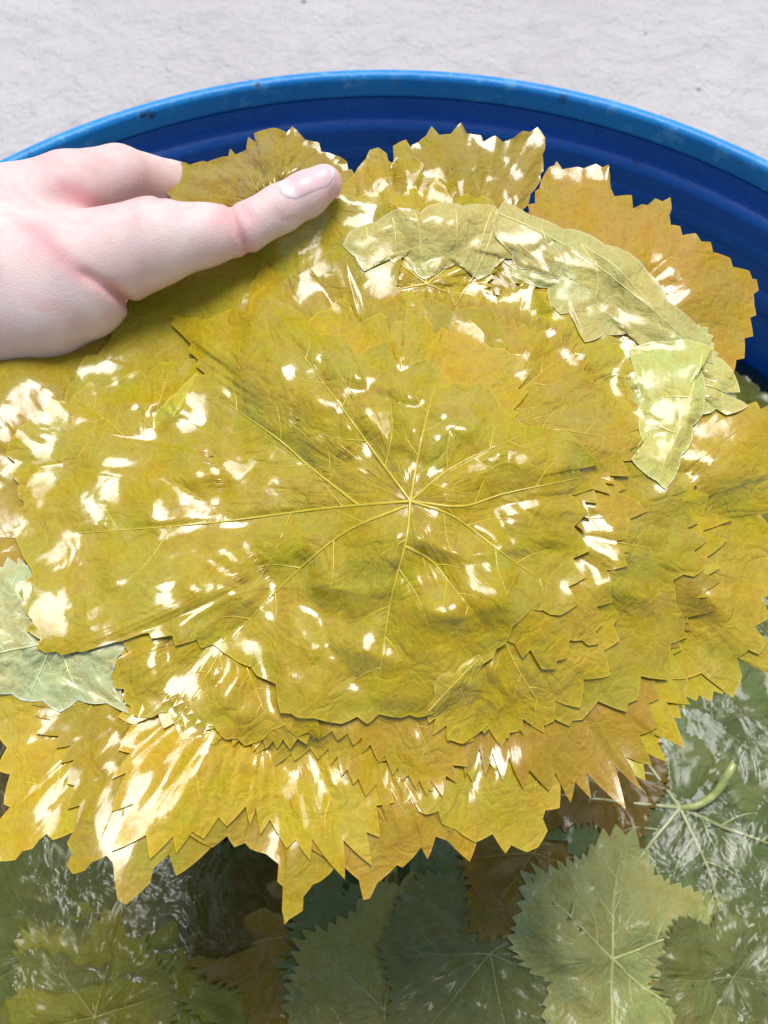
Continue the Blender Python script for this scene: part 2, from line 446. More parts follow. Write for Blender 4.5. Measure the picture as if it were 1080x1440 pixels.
def make_leaf(F, c, breaks, tips, color, label, group=None, seed=0, underside=False, rings=26, sub=4, thick=0.00025, thin=False,
              puff=0.0010, noise_amp=0.0006, bridge=0.0032, gap=0.0007, curl=0.0006, veins=None, vein_r=0.00042, vein_lift=0.00012,
              vein_col=None, creases=(), nrand=9, crease_amp=0.0024, petiole=None, lift=None, branch=True, pleat=0.9, cat='leaf', groove=0.0005):
    rng = random.Random(seed); cu, cv = c
    T, R = outline(breaks, sub, rng)
    Rp = lambda th: np.interp(np.mod(th, 2 * math.pi), T, R, period=2 * math.pi)
    Rm = R.max() + 0.004
    i0, i1 = np.searchsorted(F.u, [cu - Rm, cu + Rm]); j0, j1 = np.searchsorted(F.v, [cv - Rm, cv + Rm])
    sl = (slice(j0, j1), slice(i0, i1))
    uu, vv = F.uu[sl], F.vv[sl]
    du, dv = uu - cu, vv - cv
    r = np.hypot(du, dv); th = np.arctan2(dv, du); s = r / Rp(th)
    # veins: primary polylines in uv, each with branches
    if veins is None:
        veins = []
        for a, L in tips:
            L = 0.86 * min(L, float(Rp(a))); k = rng.uniform(-0.10, 0.10)
            veins.append([(cu, cv), (cu + 0.5 * L * math.cos(a + k), cv + 0.5 * L * math.sin(a + k)), (cu + L * math.cos(a), cv + L * math.sin(a))])
    nets = []
    for pl in veins:
        P = polyline_resample(pl, 26); br = []
        Ltot = np.linalg.norm(np.diff(P, axis=0), axis=1).sum()
        for q in range(2, 7 if branch else 2):
            idx = int(26 * (0.16 * q - 0.10)); idx = min(max(idx, 2), 23); sg = 1 if q % 2 else -1
            d = P[idx + 1] - P[idx]; a = math.atan2(d[1], d[0]) + sg * rng.uniform(0.65, 0.95)
            Lb = Ltot * (0.46 - 0.05 * q) * rng.uniform(0.8, 1.1)
            e = P[idx] + Lb * np.array([math.cos(a), math.sin(a)]); m = P[idx] + 0.5 * Lb * np.array([math.cos(a + 0.12 * sg), math.sin(a + 0.12 * sg)])
            er = math.hypot(e[0] - cu, e[1] - cv); lim = 0.88 * float(Rp(math.atan2(e[1] - cv, e[0] - cu)))
            if er > lim: e = P[idx] + (e - P[idx]) * 0.55; m = 0.5 * (P[idx] + e)
            if math.hypot(e[0] - cu, e[1] - cv) > 0.93 * float(Rp(math.atan2(e[1] - cv, e[0] - cu))): continue
            br.append([tuple(P[idx]), tuple(m), tuple(e)])
        nets.append((P, br))
    dp = np.full(uu.shape, 1.0); ds = np.full(uu.shape, 1.0)
    for P, br in nets:
        dp = np.minimum(dp, seg_dist(uu, vv, P[::5]))
        for b in br: ds = np.minimum(ds, seg_dist(uu, vv, b))
    dall = np.minimum(dp, ds * 1.0)
    rel = puff * (1 - np.exp(-(dp / 0.006))) + 0.45 * puff * (1 - np.exp(-(ds / 0.003)))
    sgn = -1 if not underside else 1
    rel += sgn * groove * np.exp(-(dp / 0.0011) ** 2) + sgn * 0.4 * groove * np.exp(-(ds / 0.0008) ** 2)
    rel += noise_amp * (1.1 * fbm(uu * 42, vv * 42, seed % 50, 2) + 0.22 * gn(uu * 170, vv * 170, seed % 41))
    # radial pleats that start at the stalk
    rel += pleat * noise_amp * gn(np.cos(th) * 3.0 + s * 0.8, np.sin(th) * 3.0, seed % 29) * np.clip(s * 2.5, 0, 1)
    for k in range(nrand):
        a = rng.uniform(0, 2 * math.pi); q = rng.uniform(0.2, 0.75) * R.mean(); px, py = cu + q * math.cos(a), cv + q * math.sin(a)
        b = a + rng.uniform(0.7, 2.4); Lc = rng.uniform(0.02, 0.055)
        d = seg_dist(uu, vv, [(px - Lc * math.cos(b) / 2, py - Lc * math.sin(b) / 2), (px, py), (px + Lc * math.cos(b + 0.3) / 2, py + Lc * math.sin(b + 0.3) / 2)])
        rel += rng.choice((-1.2, -1, 0.8)) * crease_amp * rng.uniform(0.5, 1) * np.exp(-d / 0.0021)
    for pts, amp, wd in creases:
        d = seg_dist(uu, vv, polyline_resample(pts, 16)); rel += amp * np.exp(-d / wd)
    if lift is not None: rel += lift(uu, vv, s)
    H = F.H
    Hb = np.maximum(F.blur(H, bridge), H)
    rel = np.where(rel > 0, rel, -0.9 * gap * (1 - np.exp(np.minimum(rel, 0) / (0.9 * gap))))
    Hl = (F.blur(Hb, 0.0011))[sl] + gap + rel
    # the rim of the leaf clings to whatever lies below it and flutters a little
    ef = np.clip((s - 0.55) / 0.42, 0, 1); ef = ef * ef * (3 - 2 * ef)
    Hl = Hl * (1 - 0.85 * ef) + (F.blur(H, 0.0014)[sl] + gap * (1 - 0.85 * ef) + 0.25 * rel) * 0.85 * ef
    flut = gn(np.cos(th) * 3.1, np.sin(th) * 3.1, seed % 23) + 0.55 * gn(np.cos(th) * 11, np.sin(th) * 11, seed % 19)
    Hl = Hl + np.clip(flut * 1.6 + 0.35, -0.1, 1.3) * curl * np.clip((s - 0.8) / 0.2, 0, 1) ** 1.7
    Hl = np.maximum(Hl, H[sl] + 0.00018)
    mask = s < 1
    full = F.H.copy(); full[sl] = Hl
    Hs = full
    # blade
    w0 = float(F.sample(Hs, cu, cv))
    f = (np.arange(rings + 1) / rings) ** 0.82; f[0] = 0.012; f = np.insert(f, -1, [1 - 0.0016 / R.mean(), 1 - 0.0006 / R.mean()]); f.sort(); rings += 2
    n = len(T)
    pu = cu + np.outer(R * np.cos(T), f); pv = cv + np.outer(R * np.sin(T), f)
    wt = F.sample(Hs, pu, pv)
    top = np.stack([pu - cu, pv - cv, wt - w0], -1)
    i = np.arange(n * (rings + 1)).reshape(n, rings + 1); j = np.roll(i, -1, 0)
    q = np.stack([i[:, :-1], i[:, 1:], j[:, 1:], j[:, :-1]], -1).reshape(-1, 4)
    uvw = top[..., :2].reshape(-1, 2)
    root = empty('grape_leaf', F.matrix(cu, cv, w0))
    tag(root, label, cat, group)
    rimv = np.repeat((1 - (1 - f)[None, :] * R[:, None] / 0.0016), 1, 0).clip(0, 1).reshape(-1)
    mats = [M_UND, M_TOP] if underside else [M_SOAK if thin else M_TOP, M_UND]
    if thin:
        b = mesh_obj('blade', top.reshape(-1, 3), q, mats[:1], root, uv=uvw, rim=rimv)
    else:
        ga = np.roll(top, -1, 0) - np.roll(top, 1, 0); gb = np.gradient(top, axis=1)
        nn = np.cross(gb, ga); nn /= np.linalg.norm(nn, axis=-1, keepdims=True) + 1e-12
        bot = top - nn * (thick * (1 - f ** 7))[None, :, None]
        N = n * (rings + 1)
        qb = q[:, ::-1] + N
        V = np.concatenate([top.reshape(-1, 3), bot.reshape(-1, 3)])
        Q = np.concatenate([q, qb]); mi = np.concatenate([np.zeros(len(q)), np.ones(len(qb))])
        b = mesh_obj('blade', V, Q, mats, root, uv=np.concatenate([uvw, uvw]), mat_idx=mi, rim=np.concatenate([rimv, rimv]))
    b.color = (*color, 1)
    vc = vein_col or tuple(min(0.85, x * k + y) for x, k, y in zip(color, (1.25, 1.4, 1.6), (0.02, 0.02, 0.02)))
    for P, br in nets:
        vs_, qs_, off = [], [], 0
        for k, pl in enumerate([P] + br):
            p2 = polyline_resample(pl, 26 if k == 0 else 10)
            m = len(p2); tt = np.linspace(0, 1, m)
            rad = vein_r * (1.0 - 0.75 * tt) * (1 if k == 0 else 0.5)
            z = F.sample(Hs, p2[:, 0], p2[:, 1]) + vein_lift * (1 if k == 0 else 0.4) - rad * 0.35
            vv_, qq_ = tube(np.stack([p2[:, 0] - cu, p2[:, 1] - cv, z - w0], -1), rad)
            vs_.append(vv_); qs_.append(qq_ + off); off += len(vv_)
        vo = mesh_obj('vein', np.concatenate(vs_), np.concatenate(qs_), M_VEIN, root)
        vo.color = (*vc, 1)
    if petiole is not None:
        p3 = np.asarray(petiole, float)
        P2 = polyline_resample(p3[:, :2], 24); tt = np.linspace(0, 1, 24)
        z = np.interp(tt, np.linspace(0, 1, len(p3)), p3[:, 2])
        z = F.sample(Hs, P2[:, 0], P2[:, 1]) + z
        rad = np.interp(tt, [0, 0.15, 0.9, 1], [0.0012, 0.0017, 0.0021, 0.0016])
        vv_, qq_ = tube(np.stack([P2[:, 0] - cu, P2[:, 1] - cv, z - w0], -1), rad, 8)
        cap = [list(range(len(vv_) - 8, len(vv_)))]
        ce = len(vv_); vv_ = np.vstack([vv_, vv_[-8:].mean(0)])
        tr = [(ce - 8 + k, ce - 8 + (k + 1) % 8, ce) for k in range(8)]
        po = mesh_obj('petiole', vv_, qq_, M_VEIN, root, tris=tr); po.color = (0.46, 0.52, 0.15, 1)
    F.H[sl] = np.where(mask, np.maximum(Hl, F.H[sl]), F.H[sl])
    return root

def to_breaks(c, arcs, gen, autot=True):
    """replace the generic outline by traced teeth over the angles each arc covers"""
    out = list(gen)
    for arc0 in arcs:
        arc = [arc0[0]]
        for p, q in zip(arc0[:-1], arc0[1:]):
            dx, dy = q[0] - p[0], q[1] - p[1]; el = math.hypot(dx, dy)
            if autot and el > 0.0085:
                k = int(el / 0.006); ox, oy = dy / el, -dx / el
                if (0.5 * (p[0] + q[0]) - c[0]) * ox + (0.5 * (p[1] + q[1]) - c[1]) * oy < 0: ox, oy = -ox, -oy
                for m in range(1, k + 1):
                    f1 = (m - 0.35 + 0.2 * math.sin(m * 7 + el * 9e3)) / (k + 0.3); f2 = f1 + 0.22 / k; h1 = 0.0011 + 0.0006 * math.sin(m * 5 + el * 7e3)
                    arc.append((p[0] + dx * f1 + ox * h1, p[1] + dy * f1 + oy * h1)); arc.append((p[0] + dx * f2 - ox * h1 * 0.5, p[1] + dy * f2 - oy * h1 * 0.5))
            arc.append(q)
        th = np.unwrap([math.atan2(y - c[1], x - c[0]) for x, y in arc])
        if th[-1] < th[0]: th = th[::-1]; arc = arc[::-1]
        th = np.maximum.accumulate(th + np.arange(len(th)) * 1e-4)
        for k in range(1, len(th)):
            if th[k] - th[k - 1] < 0.007: th[k] = th[k - 1] + 0.007
        lo, hi = th[0], th[-1]
        r0, r1 = (math.hypot(arc[k][0] - c[0], arc[k][1] - c[1]) for k in (0, -1)); bl = []
        for t, q in out:
            d0 = (lo - t) % (2 * math.pi); d1 = (t - hi) % (2 * math.pi)
            if d1 < 0.6: q = q * d1 / 0.6 + r1 * (1 - d1 / 0.6) * (0.97 + 0.06 * math.sin(t * 47))
            elif d0 < 0.6: q = q * d0 / 0.6 + r0 * (1 - d0 / 0.6) * (0.97 + 0.06 * math.sin(t * 47))
            bl.append((t, q))
        out = [(t, r) for t, r in bl if not ((t - lo) % (2 * math.pi) <= (hi - lo) + 0.05 or (lo - t) % (2 * math.pi) < 0.05)]
        out += [(t % (2 * math.pi), math.hypot(x - c[0], y - c[1])) for t, (x, y) in zip(th, arc)]
    return out

# ------------------------------------------------------------------ leaves floating in the barrel
BZ = 0.782
def brine_base(u, v):
    return 0.004 * fbm(u * 9, v * 9, 11, 2) + 0.006 * np.clip((np.hypot(u, v) - 0.2) / 0.08, 0, 1)
FB = Field((0, 0, BZ), (1, 0, 0), (0, 1, 0), (0, 0, 1), -0.285, 0.285, -0.285, 0.285, 0.001, brine_base)
def ray(px, py):
    return U_AX * (px - 540) + V_AX * (720 - py) + D_AX * F_PX
def px_brine(px, py, z=BZ + 0.012):
    d = ray(px, py); t = (z - CAM[2]) / d[2]; p = CAM + t * d
    return (p[0], p[1])
tag(mesh_obj('brine_bed', np.array([[0.2745 * math.cos(a), 0.2745 * math.sin(a), BZ - 0.012] for a in np.linspace(0, 2 * math.pi, 128, endpoint=False)] + [[0, 0, BZ - 0.012]]),
             None, M_MURK, tris=[(k, (k + 1) % 128, 128) for k in range(128)]), kind='structure')
wa = np.linspace(0, 2 * math.pi, 128, endpoint=False)
WZ = BZ + 0.005
tag(mesh_obj('brine_water', np.array([[0.2758 * math.cos(a), 0.2758 * math.sin(a), WZ] for a in wa] + [[0, 0, WZ]]),
             None, M_WATER, tris=[(k, (k + 1) % 128, 128) for k in range(128)]), kind='structure')

rb = random.Random(77)
GREENS = [(0.18, 0.185, 0.020), (0.24, 0.225, 0.022), (0.15, 0.18, 0.04), (0.27, 0.235, 0.02), (0.20, 0.20, 0.045), (0.33, 0.29, 0.06)]
GWORD = ['dark green', 'olive', 'bluish green', 'mossy', 'greyish green', 'pale olive']
BROWNS = [(0.20, 0.115, 0.008), (0.27, 0.165, 0.010)]
GB = 'wet leaves floating in the barrel'
def brine_leaf(c, L, rot, col, label, seed, **kw):
    rg = random.Random(seed)
    gen, tips = generic_breaks(L, rot, rg)
    lim = 0.268
    br = []
    for t, r in gen:                                     # stay inside the barrel
        while math.hypot(c[0] + r * math.cos(t), c[1] + r * math.sin(t)) > lim and r > 0.008: r *= 0.93
        br.append((t, r))
    a = dict(puff=0.0016, noise_amp=0.0017, pleat=0.35, bridge=0.005, gap=0.0004, curl=0.0012, rings=15, sub=2, thin=True, crease_amp=0.0022, nrand=6, vein_r=0.0004)
    a.update(kw)
    return make_leaf(FB, c, br, tips, col, label, GB, seed=seed, **a)

k = 0
for gy in range(8):                                      # scattered cover
    for gx in range(8):
        x = -0.245 + gx * 0.07 + rb.uniform(-0.02, 0.02); y = -0.245 + gy * 0.07 + rb.uniform(-0.02, 0.02)
        if math.hypot(x, y) > 0.245: continue
        col = rb.choice(GREENS + BROWNS[:1]) if rb.random() < 0.85 else rb.choice(BROWNS)
        und = rb.random() < 0.25
        brine_leaf((x, y), rb.uniform(0.055, 0.078), rb.uniform(0, 360), col,
                   'wet %s grape leaf lying %s among the others in the brine' % (GWORD[GREENS.index(col)] if col in GREENS else 'brown', 'underside up' if und else 'crumpled'), 300 + k, underside=und)
        k += 1
for k2 in range(9):                                     # looser, more crumpled leaves along the near side
    x = rb.uniform(-0.17, 0.17); y = rb.uniform(-0.20, -0.08); col = rb.choice(GREENS + BROWNS)
    brine_leaf((x, y), rb.uniform(0.045, 0.07), rb.uniform(0, 360), col,
               'wet %s grape leaf strongly creased near the front of the barrel' % (GWORD[GREENS.index(col)] if col in GREENS else 'brown'), 400 + k2,
               noise_amp=0.0042, crease_amp=0.004, nrand=9, gap=0.002, curl=0.003, underside=rb.random() < 0.3)
def uvdeg(p, q):
    a, b = px_brine(*p), px_brine(*q); return math.degrees(math.atan2(b[1] - a[1], b[0] - a[0]))
BL = [  # centre px, tip px, length m, colour, label, extra
    ((60, 1330), (200, 1440), 0.075, GREENS[0], 'dark green wet leaf at the lower left corner of the barrel', {}),
    ((250, 1330), (300, 1440), 0.070, GREENS[1], 'olive wet leaf in the brine below the long pointed tips on the left', {}),
    ((130, 1430), (50, 1330), 0.050, GREENS[3], 'small mossy green leaf curled at the bottom edge on the left', {}),
    ((400, 1390), (520, 1330), 0.072, GREENS[3], 'mossy leaf lying low in the brine below the longest hanging tip', {}),
    ((420, 1310), (340, 1330), 0.045, BROWNS[1], 'small brown leaf in the brine under the longest hanging tip', {}),
    ((570, 1300), (640, 1400), 0.070, GREENS[2], 'bluish green wet leaf in the brine right of the longest hanging tip', {}),
    ((540, 1420), (640, 1360), 0.060, GREENS[5], 'pale wet leaf with bright reflections at the bottom centre', {}),
    ((690, 1340), (720, 1440), 0.065, GREENS[4], 'greyish wet leaf in the brine below the ragged lower right edge', {}),
    ((1060, 1260), (960, 1330), 0.055, BROWNS[1], 'brown leaf in the brine below the leaf with the stalk', {}),
    ((750, 1200), (790, 1290), 0.045, BROWNS[1], 'small brown pointed leaf poking out below the ragged lower right edge', {}),
    ((1010, 1010), (900, 1060), 0.075, GREENS[2], 'smooth grey green leaf in the brine at the right under the stack', {}),
]
for n_, (c, tp, L, col, lab, ex) in enumerate(BL):
    brine_leaf(px_brine(*c), L, uvdeg(c, tp), col, lab, 500 + n_, **ex)
pc = px_brine(962, 1130)
pet = [px_brine(962, 1130) + (0.0008,), px_brine(985, 1128) + (0.003,), px_brine(1010, 1112) + (0.007,), px_brine(1028, 1078) + (0.011,)]
brine_leaf(pc, 0.080, uvdeg((962, 1130), (860, 1260)), (0.16, 0.19, 0.045), 'green leaf in the brine with a thick pale curved stalk still attached', 600,
           petiole=pet, vein_r=0.0012, vein_lift=0.0011, vein_col=(0.50, 0.53, 0.22), noise_amp=0.0012, puff=0.001)
brine_leaf(px_brine(850, 1065), 0.044, uvdeg((850, 1065), (800, 1120)), BROWNS[0], 'dark brown leaf in the shadow above the leaf with the stalk', 603)
brine_leaf(px_brine(860, 1350), 0.062, uvdeg((860, 1350), (1020, 1290)), (0.46, 0.43, 0.12), 'pale green shiny leaf below the leaf with the stalk', 601, noise_amp=0.0016,
           vein_r=0.0008)
brine_leaf(px_brine(1040, 1370), 0.048, uvdeg((1040, 1370), (1075, 1440)), GREENS[4], 'dull green leaf at the lower right corner of the barrel', 602)

# ------------------------------------------------------------------ the stack of leaves held above the barrel
SD = 0.30
SO = CAM + SD * D_AX
def stack_base(u, v):
    x = u / 0.11; y = v / 0.11
    w = -0.30 * v + np.where(x < 0, 0.006, -0.0075) * np.abs(x) ** 2.0 - 0.007 * np.where(y > 0, 1.0, 0.25) * np.abs(y) ** 2.4
    w = w + (0.006 + 0.003 * np.clip(x, 0, 1)) * fbm(u * 18, v * 18, 21, 2)
    lf = np.clip((-0.025 - u) / 0.05, 0, 1); lf = lf * lf * (3 - 2 * lf)
    w = w - 0.15 * v * lf - 0.13 * np.minimum(v + 0.05, 0)
    w = w - 0.008 * np.exp(-((u + 0.10) / 0.04) ** 2 - ((v - 0.055) / 0.028) ** 2)
    for px, py, sg, kk in ((450, 450, 0.008, 0.22), (620, 525, 0.009, 0.22), (840, 575, 0.009, 0.2), (900, 340, 0.010, 0.25), (790, 270, 0.006, 0.2), (110, 560, 0.014, 0.12), (15, 690, 0.016, 0.14), (10, 850, 0.012, 0.14), (1040, 830, 0.008, 0.2),
                           (960, 930, 0.007, 0.2), (530, 1100, 0.010, 0.2), (700, 1040, 0.006, 0.2), (1010, 620, 0.007, 0.2), (660, 900, 0.006, 0.15)):
        du, dv = u - (px - 540) / 5000, v - (720 - py) / 5000
        w = w - kk * dv * np.exp(-(du * du / 1.6 + dv * dv) / sg ** 2)
    return w - 0.012
FS = Field(SO, U_AX, V_AX, -D_AX, -0.155, 0.155, -0.15, 0.145, 0.0005, stack_base)
def px_stack(px, py, extra=0.0):
    u = (px - 540) * SD / F_PX; v = (720 - py) * SD / F_PX
    for _ in range(5):
        w = float(FS.sample(FS.H, u, v)) + extra
        u = (px - 540) * (SD - w) / F_PX; v = (720 - py) * (SD - w) / F_PX
    return (u, v)

